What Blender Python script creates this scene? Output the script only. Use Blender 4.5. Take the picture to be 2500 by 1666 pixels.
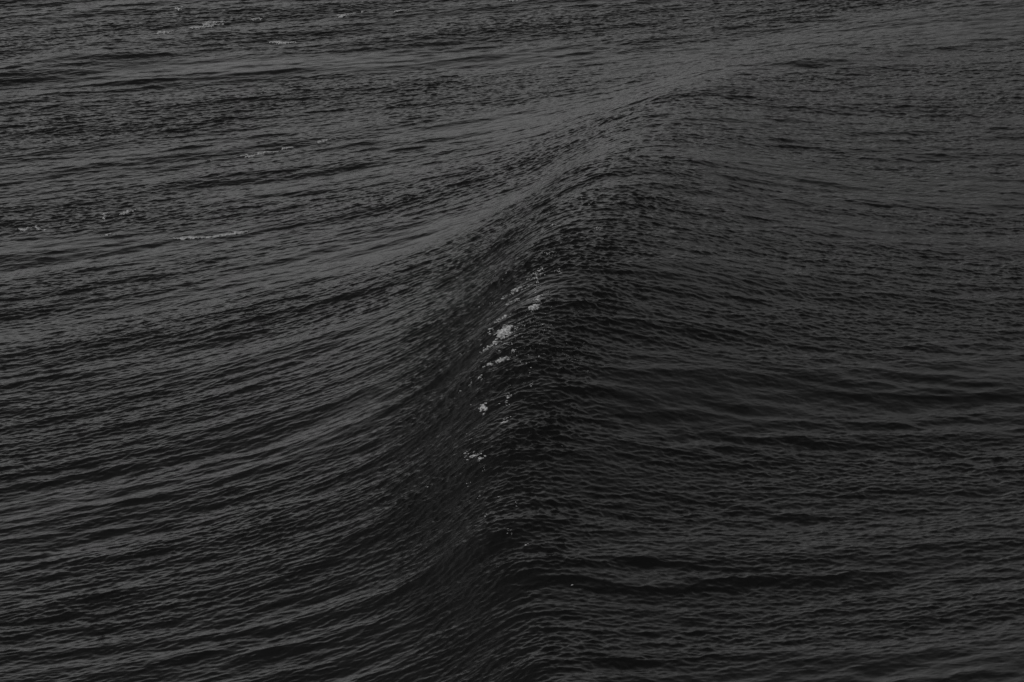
import bpy, math, random
import numpy as np

# ------------------------------------------------------------------ camera, world, sun, exposure
for o in list(bpy.data.objects):
    bpy.data.objects.remove(o, do_unlink=True)
S = bpy.context.scene
COL = S.collection
R = math.radians

H_CAM, PITCH, HFOV = 69.0, R(18.0), R(14.0)
cam_d = bpy.data.cameras.new('camera')
cam = bpy.data.objects.new('camera', cam_d)
COL.objects.link(cam)
cam.location = (0, 0, H_CAM)
cam.rotation_euler = (R(90) - PITCH, 0, 0)
cam_d.sensor_width = 36
cam_d.lens = 18 / math.tan(HFOV / 2)
cam_d.clip_end = 30000
cam_d.clip_start = 1.0
S.camera = cam

SUN_EL, SUN_AZ = R(42), R(-125)          # azimuth measured from +Y (view direction), negative = left
w = bpy.data.worlds.new('World')
S.world = w
w.use_nodes = True
nt = w.node_tree
nt.nodes.clear()
out = nt.nodes.new('ShaderNodeOutputWorld')
bg = nt.nodes.new('ShaderNodeBackground')
sky = nt.nodes.new('ShaderNodeTexSky')
sky.sky_type = 'NISHITA'
sky.sun_disc = False
sky.sun_elevation = SUN_EL
sky.sun_rotation = SUN_AZ               # rotation 0 = +Y
sky.dust_density = 4.0
sky.air_density = 1.0
bw = nt.nodes.new('ShaderNodeRGBToBW')  # black-and-white photograph: neutral daylight
nt.links.new(sky.outputs[0], bw.inputs[0])
# added sky gradient by elevation, shaping the tones mirrored in the water
wx = nt.nodes.new('ShaderNodeSeparateXYZ')
wr = nt.nodes.new('ShaderNodeValToRGB')
wr.color_ramp.interpolation = 'LINEAR'
SKYR = [(0.0, .48), (.04, .66), (.09, .68), (.16, .62), (.25, .62), (.38, .64), (.60, .40), (1.0, .13)]
wr.color_ramp.elements[0].position = 0.0; wr.color_ramp.elements[0].color = (SKYR[0][1],) * 3 + (1,)
wr.color_ramp.elements[1].position = 1.0; wr.color_ramp.elements[1].color = (SKYR[-1][1],) * 3 + (1,)
for p_, v_ in SKYR[1:-1]:
    e_ = wr.color_ramp.elements.new(p_); e_.color = (v_, v_, v_, 1)
wm = nt.nodes.new('ShaderNodeMath'); wm.operation = 'MULTIPLY'
wtc = nt.nodes.new('ShaderNodeTexCoord')
nt.links.new(wtc.outputs['Generated'], wx.inputs[0])
nt.links.new(wx.outputs['Z'], wr.inputs[0])
nt.links.new(bw.outputs[0], wm.inputs[0]); nt.links.new(wr.outputs[0], wm.inputs[1])
# added unseen bright lobe ahead left, lightening the left flank; sky elsewhere dimmed
wd = nt.nodes.new('ShaderNodeVectorMath'); wd.operation = 'DOT_PRODUCT'
LOBE = (R(-13), R(5))
wd.inputs[1].default_value = (math.sin(LOBE[0]) * math.cos(LOBE[1]), math.cos(LOBE[0]) * math.cos(LOBE[1]), math.sin(LOBE[1]))
wl = nt.nodes.new('ShaderNodeMapRange'); wl.interpolation_type = 'SMOOTHSTEP'
wl.inputs['From Min'].default_value = .88; wl.inputs['From Max'].default_value = 1.0
wl.inputs['To Min'].default_value = .68; wl.inputs['To Max'].default_value = 1.65
wm2 = nt.nodes.new('ShaderNodeMath'); wm2.operation = 'MULTIPLY'
nt.links.new(wtc.outputs['Generated'], wd.inputs[0]); nt.links.new(wd.outputs['Value'], wl.inputs['Value'])
nt.links.new(wm.outputs[0], wm2.inputs[0]); nt.links.new(wl.outputs[0], wm2.inputs[1])
# cloud structure in the overcast
wn = nt.nodes.new('ShaderNodeTexNoise'); wn.inputs['Scale'].default_value = 5.0; wn.inputs['Detail'].default_value = 4
wmp = nt.nodes.new('ShaderNodeMapping'); wmp.inputs['Scale'].default_value = (1, 1, 2.2)
wr2 = nt.nodes.new('ShaderNodeMapRange')
wr2.inputs['From Min'].default_value = .3; wr2.inputs['From Max'].default_value = .7
wr2.inputs['To Min'].default_value = .55; wr2.inputs['To Max'].default_value = 1.35
wm3 = nt.nodes.new('ShaderNodeMath'); wm3.operation = 'MULTIPLY'
nt.links.new(wtc.outputs['Generated'], wmp.inputs[0]); nt.links.new(wmp.outputs[0], wn.inputs['Vector'])
nt.links.new(wn.outputs[0], wr2.inputs['Value'])
nt.links.new(wm2.outputs[0], wm3.inputs[0]); nt.links.new(wr2.outputs[0], wm3.inputs[1])
# added unseen dark lobe further left, to darken the steep wave face
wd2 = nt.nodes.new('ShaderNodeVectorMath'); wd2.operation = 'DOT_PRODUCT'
DARK_LOBE = (R(-24), R(12))
wd2.inputs[1].default_value = (math.sin(DARK_LOBE[0]) * math.cos(DARK_LOBE[1]), math.cos(DARK_LOBE[0]) * math.cos(DARK_LOBE[1]), math.sin(DARK_LOBE[1]))
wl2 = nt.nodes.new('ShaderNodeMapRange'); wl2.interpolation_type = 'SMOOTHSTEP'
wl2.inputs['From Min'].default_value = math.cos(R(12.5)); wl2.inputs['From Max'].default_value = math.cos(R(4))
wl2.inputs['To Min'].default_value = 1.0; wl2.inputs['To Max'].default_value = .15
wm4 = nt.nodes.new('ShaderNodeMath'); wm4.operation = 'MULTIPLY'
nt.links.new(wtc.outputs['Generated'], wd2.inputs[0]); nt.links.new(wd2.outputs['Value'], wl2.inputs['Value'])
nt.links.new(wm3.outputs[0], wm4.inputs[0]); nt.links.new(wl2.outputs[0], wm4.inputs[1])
# added unseen bright lobe, upper right, lightening the water right of the crest
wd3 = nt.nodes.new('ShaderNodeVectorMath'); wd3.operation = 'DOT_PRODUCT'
BRIGHT_LOBE = (R(21), R(33))
wd3.inputs[1].default_value = (math.sin(BRIGHT_LOBE[0]) * math.cos(BRIGHT_LOBE[1]), math.cos(BRIGHT_LOBE[0]) * math.cos(BRIGHT_LOBE[1]), math.sin(BRIGHT_LOBE[1]))
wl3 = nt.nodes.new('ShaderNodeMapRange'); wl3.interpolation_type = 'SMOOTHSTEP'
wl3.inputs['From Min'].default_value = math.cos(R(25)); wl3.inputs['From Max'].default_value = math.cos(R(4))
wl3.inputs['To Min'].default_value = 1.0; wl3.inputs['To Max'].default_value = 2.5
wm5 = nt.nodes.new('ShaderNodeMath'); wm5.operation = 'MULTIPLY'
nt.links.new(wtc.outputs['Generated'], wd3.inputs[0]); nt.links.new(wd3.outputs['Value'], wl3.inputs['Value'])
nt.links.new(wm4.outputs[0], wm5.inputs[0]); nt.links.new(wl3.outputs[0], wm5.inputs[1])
# added unseen dim lobe low on the right, toning down the far right water
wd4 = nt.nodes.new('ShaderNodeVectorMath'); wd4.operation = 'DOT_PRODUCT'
DIM_LOBE = (R(15), R(9))
wd4.inputs[1].default_value = (math.sin(DIM_LOBE[0]) * math.cos(DIM_LOBE[1]), math.cos(DIM_LOBE[0]) * math.cos(DIM_LOBE[1]), math.sin(DIM_LOBE[1]))
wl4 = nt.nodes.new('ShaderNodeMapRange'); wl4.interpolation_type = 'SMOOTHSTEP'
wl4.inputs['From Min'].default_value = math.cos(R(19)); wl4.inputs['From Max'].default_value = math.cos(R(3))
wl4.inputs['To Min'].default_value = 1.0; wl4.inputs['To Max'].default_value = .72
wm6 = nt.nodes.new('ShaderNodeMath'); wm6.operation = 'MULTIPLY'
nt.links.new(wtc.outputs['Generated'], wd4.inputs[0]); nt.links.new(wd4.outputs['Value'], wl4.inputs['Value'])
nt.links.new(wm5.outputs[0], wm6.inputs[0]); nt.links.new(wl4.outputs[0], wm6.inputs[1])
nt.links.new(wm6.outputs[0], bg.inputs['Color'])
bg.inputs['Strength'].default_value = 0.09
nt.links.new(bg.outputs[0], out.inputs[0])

sd = bpy.data.lights.new('sun', 'SUN')
sd.energy = 0.6
sd.angle = R(25)
sd.color = (1, 1, 1)
sun = bpy.data.objects.new('sun', sd)
COL.objects.link(sun)
sun.rotation_euler = (R(90) - SUN_EL, 0, math.pi - SUN_AZ)
sun.location = (-60, 100, 80)

S.view_settings.view_transform = 'Standard'
S.view_settings.look = 'None'
S.view_settings.gamma = 1
S.view_settings.exposure = 0.8

# ------------------------------------------------------------------ helpers
T7 = 2 * math.tan(HFOV / 2)
def ray(px, py):
    """photo pixel (2500 x 1666) -> world direction from the camera"""
    u = (px - 1250) / 2500 * T7
    v = -(py - 833) / 2500 * T7
    c, s = math.cos(PITCH), math.sin(PITCH)
    return np.array([u, c + v * s, -s + v * c])
def at(px, py, z=0.0):
    d = ray(px, py)
    k = (z - H_CAM) / d[2]
    return np.array([d[0] * k, d[1] * k, z])

def tag(o, label=None, cat=None, group=None, kind=None):
    for k, v in (('label', label), ('category', cat), ('group', group), ('kind', kind)):
        if v: o[k] = v
    return o

def mesh_np(name, verts, quads, mat):
    me = bpy.data.meshes.new(name)
    nq, k = quads.shape
    me.vertices.add(len(verts))
    me.vertices.foreach_set('co', verts.astype(np.float32).ravel())
    me.loops.add(nq * k)
    me.loops.foreach_set('vertex_index', quads.astype(np.int32).ravel())
    me.polygons.add(nq)
    me.polygons.foreach_set('loop_start', np.arange(0, nq * k, k, dtype=np.int32))
    me.update(calc_edges=True)
    me.shade_smooth()
    me.materials.append(mat)
    o = bpy.data.objects.new(name, me)
    COL.objects.link(o)
    return o

# ------------------------------------------------------------------ sea surface: swell + directional wave spectrum
NX, NY = 2048, 2560
LX, LY = 92.0, 176.0
X0, Y0 = -46.0, 139.0
rng = np.random.default_rng(11)

def band(l_min, l_max, th, spread, slope, seed, p=4.0, iso=0.04):
    """periodic random sea between two wavelengths; th = direction of travel; returns h, dx, dy"""
    r = np.random.default_rng(seed)
    kx = 2 * np.pi * np.fft.fftfreq(NX, LX / NX)[None, :]
    ky = 2 * np.pi * np.fft.rfftfreq(NY, LY / NY)[:, None]
    # rfft on the y axis: transpose so that last axis is the halved one
    kx, ky = kx.T, ky.T                                     # (NX,1),(1,NY/2+1)
    k = np.sqrt(kx ** 2 + ky ** 2); k[0, 0] = 1
    lo, hi = 2 * np.pi / l_max, 2 * np.pi / l_min
    cosd = np.abs((kx * math.cos(th) + ky * math.sin(th)) / k)
    P = k ** (-p) * (iso + cosd ** spread) * np.exp(-(lo / k) ** 4) * np.exp(-(k / hi) ** 4)
    P[0, 0] = 0
    A = np.sqrt(P) * (r.standard_normal(k.shape) + 1j * r.standard_normal(k.shape))
    sx = np.fft.irfft2(1j * kx * A, s=(NX, NY)); sy = np.fft.irfft2(1j * ky * A, s=(NX, NY))
    sc = slope / math.sqrt((sx ** 2 + sy ** 2).mean())
    del sx, sy
    h = np.fft.irfft2(A, s=(NX, NY)) * sc
    dx = np.fft.irfft2(1j * kx / k * A, s=(NX, NY)) * sc
    dy = np.fft.irfft2(1j * ky / k * A, s=(NX, NY)) * sc
    return [a.T.astype(np.float32) for a in (h, dx, dy)]     # (NY,NX)

TH = R(90 + 19)
big   = band(2.6, 9.0, TH, 30, 0.046, 1, iso=0.006)
mid   = band(0.75, 2.6, TH, 20, 0.085, 2, iso=0.035)
small = band(0.15, 0.75, TH + R(2), 9, 0.20, 3, p=3.7, iso=0.08)
chop  = band(0.18, 0.7, TH, 4, 0.34, 6, p=3.7, iso=0.25)
mod   = band(4.0, 30.0, TH, 14, 0.1, 4, iso=0.02)[0]; mod /= mod.std()
mod2  = band(3.0, 12.0, TH, 2, 0.1, 5)[0]; mod2 /= mod2.std()

# axes: even inside the watched area, spreading out to the horizon beyond it
def axis(a0, L, n, far):
    core = a0 + np.arange(n) * (L / n)
    st = [L / n]
    tot = 0
    ring = []
    while tot < far:
        st.append(st[-1] * 1.07); tot += st[-1]; ring.append(tot)
    ring = np.array(ring)
    return np.concatenate([core[0] - ring[::-1], core, core[-1] + ring]), len(ring)
xs, rx = axis(X0, LX, NX, 9000)
ys, ry = axis(Y0, LY, NY, 14000)
ix = np.mod(np.round((xs - X0) / (LX / NX)).astype(int), NX)
iy = np.mod(np.round((ys - Y0) / (LY / NY)).astype(int), NY)
XX, YY = np.meshgrid(xs.astype(np.float32), ys.astype(np.float32))
def pick(a): return a[np.ix_(iy, ix)]

# --- the ridge of the swell, read off the photograph, as x over y with strength and width
tg = [-60, -34, -25, -18, -11, -6.5, -3.3, -1.7, -.7, .3, 1.5, 3, 5, 8, 11, 16, 22, 30, 60]
gg = [0, .03, .07, .13, .23, .42, .74, .95, .80, .46, .12, -.15, -.33, -.32, -.25, -.16, -.10, -.04, 0]
tf = np.arange(-70, 90, 0.05)
gf = np.interp(tf, tg, gg)
kk = np.exp(-0.5 * (np.arange(-45, 46) * 0.05 / 0.7) ** 2); kk /= kk.sum()
gf = np.convolve(np.pad(gf, 45, mode='edge'), kk, mode='valid')
hf = np.cumsum(gf) * 0.05
# photo x, y of the crest line, its height in metres, steepness of its sides
ridge = [(1370, 1666, 2.7, .50), (1270, 1330, 4.2, .62), (1255, 1100, 5.7, .82), (1305, 820, 7.6, .98), (1400, 610, 8.6, .86),
         (1490, 475, 7.9, .72), (1610, 300, 5.6, .52), (1745, 200, 3.2, .28), (1960, 140, 1.5, .12), (2300, 100, .6, .05)]
HM = hf.max(); TC = tf[hf.argmax()]
P = np.array([list(at(px, py, z)[:2]) + [z / HM, z / HM / st_] for px, py, z, st_ in ridge])
P[:, 0] -= TC * P[:, 3]
o_ = np.argsort(P[:, 1]); P = P[o_]
yy = np.arange(60, 420, 0.5)
def curve(v, lo_s, hi_s, sm=12):
    e = np.interp(yy, P[:, 1], v)
    e = np.where(yy < P[0, 1], v[0] + (yy - P[0, 1]) * lo_s, e)
    e = np.where(yy > P[-1, 1], v[-1] + (yy - P[-1, 1]) * hi_s, e)
    kx = np.exp(-0.5 * (np.arange(-40, 41) * 0.5 / (sm / 2)) ** 2); kx /= kx.sum()
    return np.convolve(np.pad(e, 40, mode='edge'), kx, mode='valid')
Rr = np.interp(ys, yy, curve(P[:, 0], -0.08, 0.45))[:, None]
Aa = np.interp(ys, yy, curve(P[:, 2], 0, 0))[:, None]
Wd = np.interp(ys, yy, curve(P[:, 3], 0, 0))[:, None]
ST = Aa / Wd
wig = 0.35 * pick(mod) + 0.12 * pick(mod2)
t = (XX - Rr) / Wd + wig * 0.6
Hs = np.interp(t, tf, hf).astype(np.float32) * Aa
st_ = np.clip((t - 5) / 32, 0, 1); st_ = st_ * st_ * (3 - 2 * st_)
Hs = Hs - (Aa * hf[-1] - 1.8) * st_ * 0.9
far = np.clip((np.abs(XX) - 60) / 200, 0, 1) + np.clip((YY - 340) / 200, 0, 1)
Hs = Hs * np.clip(1 - far, 0, 1)

# --- single wavelets that stand out: photo x, y, swell height there, own height, half length, front width
tn = math.tan(R(19))
for px, py, z0, hh, lx, fw in ((1320, 1450, 3.4, .3, 7, 1.0), (1160, 1338, 3.9, .5, 3.5, .9), (1900, 1462, 1.5, .35, 7, 1.0),
                           (1880, 165, 2.0, .55, 8, 1.3), (1660, 215, 4.4, .45, 6, 1.2), (1500, 410, 7.5, .5, 5, 1.1), (230, 135, .3, .45, 7, 1.6), (60, 182, .2, .4, 6, 1.5),
                           (560, 830, .9, .20, 7, 1.1), (1000, 1000, 3.4, .3, 5, .9), (2300, 1020, 2.0, .22, 7, 1.1), (1690, 850, 4.8, .3, 7, 7.5)):
    q0 = at(px, py, z0)
    sv = (YY - q0[1]) - (XX - q0[0]) * tn + 0.5 * pick(mod2)
    pr = np.where(sv < 0, np.exp(-(sv / fw) ** 2), np.exp(-(sv / (fw * 3.2)) ** 2))
    Hs = Hs + 0.6 * hh * pr * np.exp(-((XX - q0[0]) / lx) ** 2)

# --- roughness of the water by place
rid = np.exp(-(np.clip(np.abs(t - 0.0) - 3.8, 0, None) / 2.4) ** 2) * np.clip(ST * 1.1, 0, 1) ** 1.5   # steep face and crest
back = 1 / (1 + np.exp(-(t - 2) / 2))                    # behind the ridge
qh = at(1660, 960, 4.6)
lull = 0.25 * np.exp(-((XX - qh[0]) / 6) ** 2 - ((YY - qh[1]) / 8) ** 2)
m1, m2 = pick(mod), pick(mod2)
gain_s = (0.80 + 0.26 * m1.clip(-2, 2) + 0.2 * rid + 0.12 * back) * (1 - 0.5 * lull)
gain_m = (0.95 + 0.18 * m2.clip(-2, 2) + 0.25 * rid + 0.15 * back) * (1 - 0.5 * lull)
gain_b = 1.0 - 0.15 * back
gain_c = rid * (0.9 + 0.3 * m2.clip(-2, 2))
out_ = np.clip(np.abs(XX) - 45, 0, None) + np.clip(YY - 314, 0, None) + np.clip(140 - YY, 0, None)
f_s, f_m, f_b = np.exp(-out_ / 9), np.exp(-out_ / 28), np.exp(-out_ / 250)
parts = [(big, gain_b * f_b, .9), (mid, gain_m * f_m, .9), (small, gain_s * f_s, .7), (chop, gain_c * f_s, .7)]
Z = Hs + sum(pick(b_[0]) * g_ for b_, g_, c_ in parts)
DX = sum(pick(b_[1]) * g_ * c_ for b_, g_, c_ in parts)
DY = sum(pick(b_[2]) * g_ * c_ for b_, g_, c_ in parts)
PX, PY = XX + DX, YY + DY

# ------------------------------------------------------------------ materials
def principled(name):
    m = bpy.data.materials.new(name); m.use_nodes = True
    return m, m.node_tree, m.node_tree.nodes['Principled BSDF']
water_m, wt, wb = principled('water')
wb.inputs['Base Color'].default_value = (0.010, 0.010, 0.010, 1)
wb.inputs['IOR'].default_value = 1.333
wb.inputs['Roughness'].default_value = 0.09
tc = wt.nodes.new('ShaderNodeNewGeometry')
mp = wt.nodes.new('ShaderNodeMapping')
mp.inputs['Rotation'].default_value = (0, 0, R(-19))
mp.inputs['Scale'].default_value = (0.9, 3.4, 1.2)
nz = wt.nodes.new('ShaderNodeTexNoise')
nz.inputs['Scale'].default_value = 1.65
nz.inputs['Detail'].default_value = 5
nz.inputs['Roughness'].default_value = 0.62
bp = wt.nodes.new('ShaderNodeBump')
bp.inputs['Distance'].default_value = 0.12
bp.inputs['Strength'].default_value = 0.1
wt.links.new(tc.outputs['Position'], mp.inputs[0])
wt.links.new(mp.outputs[0], nz.inputs['Vector'])
wt.links.new(nz.outputs[0], bp.inputs['Height'])
wt.links.new(bp.outputs[0], wb.inputs['Normal'])

foam_m, ft, fb = principled('foam')
fb.inputs['Base Color'].default_value = (0.75, 0.75, 0.75, 1)
fb.inputs['Roughness'].default_value = 0.9
fn = ft.nodes.new('ShaderNodeTexNoise'); fn.inputs['Scale'].default_value = 9; fn.inputs['Detail'].default_value = 4
fr = ft.nodes.new('ShaderNodeValToRGB')
fr.color_ramp.elements[0].position = .35; fr.color_ramp.elements[0].color = (.20, .20, .20, 1)
fr.color_ramp.elements[1].position = .65; fr.color_ramp.elements[1].color = (.58, .58, .58, 1)
fg = ft.nodes.new('ShaderNodeNewGeometry')
ft.links.new(fg.outputs['Position'], fn.inputs['Vector']); ft.links.new(fn.outputs[0], fr.inputs[0])
ft.links.new(fr.outputs[0], fb.inputs['Base Color'])

# ------------------------------------------------------------------ water mesh
ny, nx = XX.shape
verts = np.stack([PX, PY, Z], axis=-1).reshape(-1, 3)
idx = np.arange(ny * nx, dtype=np.int32).reshape(ny, nx)
quads = np.stack([idx[:-1, :-1], idx[:-1, 1:], idx[1:, 1:], idx[1:, :-1]], axis=-1).reshape(-1, 4)
sea = mesh_np('sea_water', verts, quads, water_m)
tag(sea, 'dark rippled ocean water rising into one steep swell', kind='structure')

# ------------------------------------------------------------------ foam lying on the water
cx0, cy0 = rx, ry
Zc = Z[cy0:cy0 + NY, cx0:cx0 + NX]
Hc = Hs[cy0:cy0 + NY, cx0:cx0 + NX]
sxg, syg = LX / NX, LY / NY
def zat(x, y, A=None):
    i = np.clip(((x - X0) / sxg).astype(int), 0, NX - 1); j = np.clip(((y - Y0) / syg).astype(int), 0, NY - 1)
    return (Zc if A is None else A)[j, i]
def on_water(px, py):
    """where the line of sight through a photo pixel first meets the water"""
    d = ray(px, py); d = d / d[1]
    yv = np.arange(141, 313, 0.1)
    x, z = d[0] * yv, H_CAM + d[2] * yv
    hit = np.nonzero(z <= zat(x, yv))[0]
    k = hit[0] if len(hit) else -1
    return np.array([x[k], yv[k]])

def ico():
    p = (1 + 5 ** .5) / 2
    v = np.array([(-1, p, 0), (1, p, 0), (-1, -p, 0), (1, -p, 0), (0, -1, p), (0, 1, p), (0, -1, -p), (0, 1, -p), (p, 0, -1), (p, 0, 1), (-p, 0, -1), (-p, 0, 1)], float)
    v /= np.linalg.norm(v[0])
    f = np.array([(0, 11, 5), (0, 5, 1), (0, 1, 7), (0, 7, 10), (0, 10, 11), (1, 5, 9), (5, 11, 4), (11, 10, 2), (10, 7, 6), (7, 1, 8),
                  (3, 9, 4), (3, 4, 2), (3, 2, 6), (3, 6, 8), (3, 8, 9), (4, 9, 5), (2, 4, 11), (6, 2, 10), (8, 6, 7), (9, 8, 1)])
    return v, f
ICO_V, ICO_F = ico()
fr_ = np.random.default_rng(77)
def lumps(strokes, name, label, kind=None, cat='foam', group=None):
    """strokes: (x0, y0, x1, y1, count, radius, spread) in photo pixels, read off the picture; the froth itself sits on the water"""
    pos, rad = [], []
    for x0, y0, x1, y1, n, r, sp in strokes:
        a, b = on_water(x0, y0), on_water(x1, y1)
        k = fr_.random(n)
        # froth gathers in knots along the line
        kn = fr_.random(max(2, n // 14))
        sel = fr_.random(n) < .7
        k = np.where(sel, kn[fr_.integers(0, len(kn), n)] + fr_.normal(0, .035, n), k)
        p = a[None] + (b - a)[None] * k[:, None]
        p[:, 0] += fr_.normal(0, sp * .4, n); p[:, 1] += fr_.normal(0, sp, n)
        pos.append(p); rad.append(r * .52 * np.exp(fr_.normal(-.25, .45, n)))
    pos = np.concatenate(pos); rad = np.concatenate(rad)
    z = zat(pos[:, 0], pos[:, 1]) 
    n = len(rad)
    v = ICO_V[None] * (1 + fr_.uniform(-.35, .35, (n, 12, 1))) * rad[:, None, None]
    ang = R(19) + fr_.normal(0, .5, n)
    sx, sy, sz = fr_.uniform(1.0, 2.6, n), fr_.uniform(.6, 1.3, n), fr_.uniform(.35, .8, n)
    vx, vy, vz = v[..., 0] * sx[:, None], v[..., 1] * sy[:, None], v[..., 2] * sz[:, None]
    c, s_ = np.cos(ang)[:, None], np.sin(ang)[:, None]
    V = np.stack([vx * c - vy * s_ + pos[:, :1], vx * s_ + vy * c + pos[:, 1:], vz + z[:, None] + rad[:, None] * .15], -1).reshape(-1, 3)
    F = (ICO_F[None] + (np.arange(n) * 12)[:, None, None]).reshape(-1, 3)
    base = np.array([pos[:, 0].mean(), pos[:, 1].mean(), z.mean()])
    o = mesh_np(name, V - base, F, foam_m)
    o.location = base
    tag(o, label, cat, group, kind)
    return o

CREST = [(1328, 624, 1362, 617, 22, .05, .15), (1290, 686, 1325, 660, 70, .06, .30), (1350, 668, 1370, 664, 14, .05, .15),
         (1250, 714, 1297, 697, 70, .07, .14), (1303, 698, 1335, 692, 26, .05, .2), (1308, 730, 1332, 714, 50, .06, .3),
         (1228, 727, 1236, 722, 14, .05, .2), (1255, 736, 1272, 730, 24, .06, .2), (1238, 748, 1248, 740, 16, .05, .2),
         (1197, 743, 1210, 739, 16, .05, .1), (1292, 757, 1312, 752, 60, .085, .18), (1205, 791, 1248, 769, 56, .06, .12),
         (1228, 802, 1280, 794, 60, .06, .22), (1196, 811, 1206, 802, 20, .06, .15), (1218, 824, 1228, 813, 90, .11, .22),
         (1228, 822, 1248, 816, 50, .07, .3), (1246, 808, 1278, 826, 30, .05, .4), (1177, 860, 1218, 838, 66, .065, .12),
         (1220, 843, 1247, 841, 16, .05, .15), (1244, 861, 1275, 857, 18, .05, .12), (1212, 888, 1246, 875, 80, .08, .12),
         (1172, 899, 1212, 890, 46, .06, .08), (1175, 932, 1177, 906, 26, .055, .2), (1147, 941, 1152, 935, 8, .06, .1),
         (1293, 942, 1303, 939, 8, .05, .1), (1238, 969, 1254, 966, 20, .055, .2), (1176, 996, 1184, 988, 34, .08, .15),
         (1181, 1017, 1184, 1010, 14, .06, .15), (1222, 1037, 1241, 1024, 26, .06, .15), (1235, 988, 1245, 985, 8, .05, .1),
         (1418, 484, 1420, 483, 3, .05, .05), (1440, 498, 1446, 495, 6, .05, .1), (1424, 526, 1425, 520, 4, .05, .1),
         (1456, 560, 1463, 555, 12, .06, .2), (1346, 554, 1392, 549, 22, .05, .15), (1304, 572, 1322, 567, 12, .05, .12),
         (1151, 1076, 1152, 1072, 5, .05, .1), (1180, 650, 1400, 600, 14, .04, 3), (1180, 760, 1300, 900, 110, .035, 2.5), (1150, 900, 1300, 1060, 40, .04, 3)]
lumps(CREST, 'crest_foam', 'white foam flecks breaking along the dark crest of the swell', kind='stuff')
LOWER = [(1132, 1118, 1160, 1114, 34, .06, .12), (1160, 1112, 1187, 1119, 44, .065, .15), (1168, 1129, 1174, 1126, 8, .05, .1), (1181, 1144, 1188, 1139, 8, .05, .15)]
SPECK = [(x, y, x + 5, y - 3, 5, .045, .1) for x, y in ((1260, 1229), (1183, 1264), (1238, 1297), (1247, 1300), (1283, 1333), (1170, 1215), (1140, 1187), (1218, 1218), (1396, 1435))]
lumps(LOWER + SPECK, 'foam_specks', 'small white foam flecks low on the crest, below the main crest foam', kind='stuff')

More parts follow.
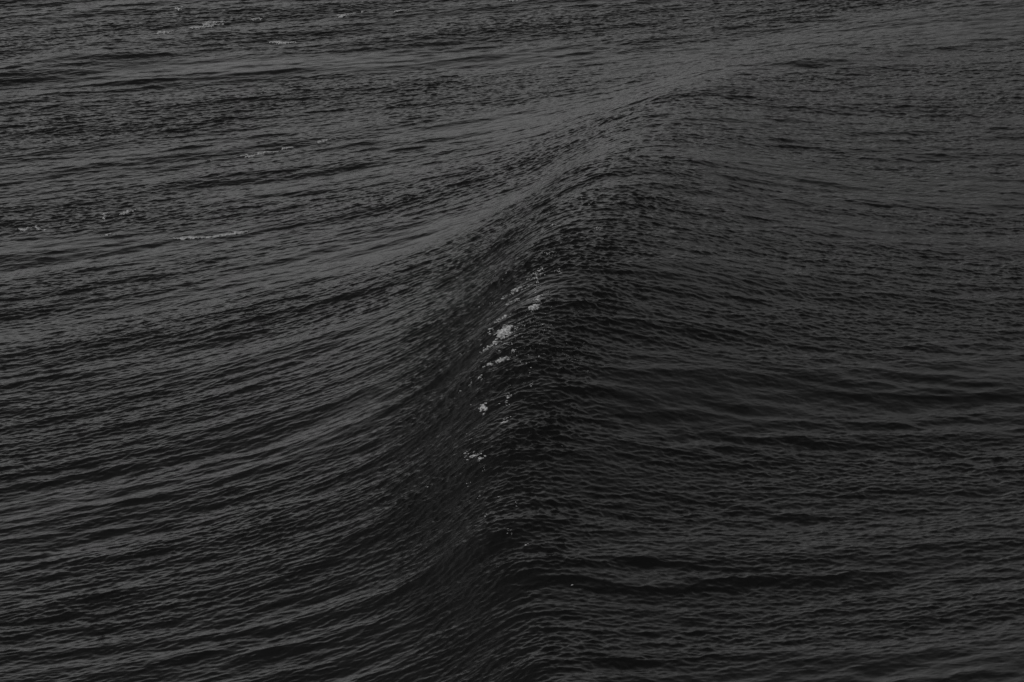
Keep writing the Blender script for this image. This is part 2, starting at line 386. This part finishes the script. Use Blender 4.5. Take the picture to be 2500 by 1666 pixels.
def blur(a, su, sv):
    for ax, sg in ((0, su), (1, sv)):
        m = int(3 * sg) + 1
        k = np.exp(-0.5 * (np.arange(-m, m + 1) / sg) ** 2); k /= k.sum()
        a = np.apply_along_axis(lambda r_: np.convolve(np.pad(r_, m, mode='wrap'), k, mode='valid'), ax, a)
    return a
def raft(path, name, label, group=None, step=.05, lift=.03, lacy=True):
    """one connected lacy sheet of froth. path: (px, py, half width in metres, cover 0..1)"""
    W = np.array([on_water(p[0], p[1]) for p in path])
    seg = np.linalg.norm(np.diff(W, axis=0), axis=1)
    L = np.concatenate([[0], np.cumsum(seg)])
    nu = int(L[-1] / step) + 2
    u = np.linspace(0, L[-1], nu)
    cx, cy = np.interp(u, L, W[:, 0]), np.interp(u, L, W[:, 1])
    hw = np.interp(u, L, [p[2] for p in path]); cov = np.interp(u, L, [p[3] for p in path])
    end = np.clip(np.minimum(u, L[-1] - u) / .5, 0.15, 1)
    V = max(p[2] for p in path) * 2.2 + .1
    nv = 2 * int(V / step) + 1
    v = (np.arange(nv) - nv // 2) * step
    su_ = 1 if lacy else 2.2
    n_ = blur(fr_.standard_normal((nu, nv)), 2.6 * su_, 1.1); n_ /= n_.std()
    n2 = blur(fr_.standard_normal((nu, nv)), 9, 3); n2 /= n2.std()
    n3 = blur(fr_.standard_normal((nu, nv)), 1.1, .8); n3 /= n3.std()
    n1 = n_ * .55 + n2 * .75 + n3 * (.7 if lacy else .3)
    r_ = n1.ravel().argsort().argsort().reshape(n1.shape) / n1.size
    mid_ = blur(fr_.standard_normal((nu, 3)), min(25, nu / 6 + 1), 1)[:, 1]; mid_ = mid_ / (mid_.std() + 1e-6) * .35 * hw
    F = cov[:, None] * (.85 if lacy else 1.15) * np.exp(-((v[None] - mid_[:, None]) / (hw * end)[:, None]) ** 2) - r_
    m = F > 0
    sp = np.clip(np.round((mid_ / step)).astype(int) + nv // 2, 1, nv - 2)
    spine = np.zeros_like(m)
    for i in range(nu):                                     # submerged thread that ties the pieces together
        a_, b_ = sorted((sp[i], sp[max(i - 1, 0)])); spine[i, a_:b_ + 1] = True
    m[0] = m[-1] = False; m[:, 0] = m[:, -1] = False
    full = m | spine
    comp = spine.copy()
    for _ in range(400):                                    # flood fill from the thread
        g = comp.copy()
        g[1:] |= comp[:-1]; g[:-1] |= comp[1:]; g[:, 1:] |= comp[:, :-1]; g[:, :-1] |= comp[:, 1:]
        g &= full
        if (g == comp).all(): break
        comp = g
    tx, ty = np.gradient(cx), np.gradient(cy); tl = np.hypot(tx, ty); tx, ty = tx / tl, ty / tl
    vi = np.arange(nv + 1) - nv / 2
    Fv = np.pad(F, ((1, 1), (1, 1)), mode='edge')
    Fv = (Fv[1:, 1:] + Fv[:-1, 1:] + Fv[1:, :-1] + Fv[:-1, :-1]) / 4     # on the cell corners
    ue = np.linspace(0, nu - 1, nu + 1)
    ii = np.arange(nu)
    X = np.interp(ue, ii, cx)[:, None] - np.interp(ue, ii, ty)[:, None] * vi * step
    Y = np.interp(ue, ii, cy)[:, None] + np.interp(ue, ii, tx)[:, None] * vi * step
    jx, jy = fr_.normal(0, .012, X.shape), fr_.normal(0, .012, X.shape)
    X, Y = X + jx, Y + jy
    Zf = zat(X, Y) + np.where(Fv > -.04, lift * (.5 + np.clip(Fv, 0, .5) * 3 + fr_.random(X.shape) * .9), -.09)
    id_ = np.arange(X.size).reshape(X.shape)
    q = np.stack([id_[:-1, :-1], id_[1:, :-1], id_[1:, 1:], id_[:-1, 1:]], -1)[comp]
    use, inv = np.unique(q, return_inverse=True)
    VV = np.stack([X, Y, Zf], -1).reshape(-1, 3)[use]
    base = VV.mean(0)
    o = mesh_np(name, VV - base, inv.reshape(-1, 4), foam_m)
    o.location = base
    return tag(o, label, 'foam', group)

CL = 'bright foam clumps on the breaking crest'
raft([(1216, 826, .10, .9), (1224, 819, .32, 1.0), (1240, 817, .25, .7), (1250, 814, .15, .4)], 'foam_clump', 'largest and brightest foam clump on the crest', CL, .04, .06)
raft([(1288, 758, .1, .7), (1299, 754, .24, .9), (1314, 752, .14, .5)], 'foam_clump', 'bright foam clump on the crest, up and right of the largest clump', CL, .04, .05)
raft([(1212, 889, .12, .8), (1220, 882, .22, .9), (1246, 875, .12, .6)], 'foam_clump', 'comma shaped foam clump on the crest, just under the largest clump', CL, .04, .05)
raft([(1176, 989, .1, .8), (1181, 994, .2, .8), (1184, 1012, .15, .4)], 'foam_clump', 'small foam clump on the dark crest, lowest of the bright clumps', CL, .04, .05)

G = 'thin foam streaks drifting on the far water'
raft([(329, 92, .3, .25), (358, 89, .35, .5), (376, 84, .2, .12), (436, 76, .3, .35), (462, 71, .15, .1), (478, 68, .3, .9), (500, 65, .2, .2), (520, 61, .5, .4),
      (548, 58, .5, .4), (565, 56, .2, .12), (608, 53, .25, .25), (622, 50, .3, .8), (636, 48, .25, .5), (646, 40, .3, .2)],
     'foam_streak', 'longest thin broken foam streak slanting across the far water at top left', G, lacy=False)

raft([(816, 43, .2, .5), (826, 41, .35, .7), (845, 36, .25, .45), (870, 30, .2, .3), (895, 27, .2, .4), (930, 26, .3, .1), (977, 26, .35, .3), (1002, 23, .2, .2)],
     'foam_streak', 'short broken foam streak at the top edge, right of the longest streak', G, lacy=False)

raft([(640, 107, .10, .3), (660, 105, .18, .9), (700, 103, .22, 1.0), (735, 100, .12, .5)], 'foam_streak', 'smooth pale unbroken foam sliver just below the longest streak', G, lacy=False)

raft([(370, 31, .3, .12), (415, 27, .3, .15), (430, 21, .4, .45), (450, 17, .3, .4)], 'foam_streak', 'faint foam wisp above the longest streak near the top edge', G)
raft([(50, 24, .5, .12), (110, 18, .6, .22), (165, 10, .4, .12)], 'foam_streak', 'faint scattered foam wisp in the top left corner', G)
raft([(463, 403, .3, .15), (560, 386, .5, .12), (620, 374, .5, .25), (680, 366, .35, .3), (690, 363, .3, 1.0), (714, 359, .25, .9), (722, 357, .15, .35), (800, 341, .2, .25), (892, 325, .2, .12)],
     'foam_streak', 'thin foam streak with one bright blotch on the bright left slope', G, lacy=False)

raft([(262, 548, .8, .12), (300, 532, 1.0, .22), (345, 515, .6, .4), (366, 509, .4, .2)], 'foam_patch', 'pale mottled foam patch between the left edge patch and the blotched streak', 'pale foam patches')
raft([(38, 560, .5, .2), (60, 564, 1.0, .4), (90, 567, .9, .4), (106, 566, .5, .2)], 'foam_patch', 'wide pale foam patch close to the left edge', 'pale foam patches')
raft([(244, 576, .2, .3), (262, 574, .25, .6), (285, 574, .15, .3)], 'foam_streak', 'short pale foam sliver between the left edge patch and the long low streak', G, lacy=False)

raft([(400, 580, .4, .3), (430, 582, .4, .35), (448, 584, .2, .5), (480, 580, .35, .6), (520, 577, .2, .3), (546, 573, .15, .5), (580, 570, .2, .9), (622, 562, .15, .4)],
     'foam_streak', 'long low foam streak on the left slope, below all the other streaks', G, lacy=False)

raft([(1215, 13, .2, .3), (1250, 6, .25, .4), (1285, 2, .2, .2)], 'foam_streak', 'thin foam wisp at the top edge above the far ridge', G)
# fine spray blown back from the crest
V_ = [(1262, 800, 1330, 795, 500, .016, .8), (1280, 806, 1345, 815, 400, .013, 1.4), (1318, 722, 1345, 712, 160, .014, .6), (1350, 868, 1440, 885, 260, .013, .9)]
lumps(V_, 'spray', 'fine pale spray blowing back off the crest foam', kind='stuff', cat='spray')
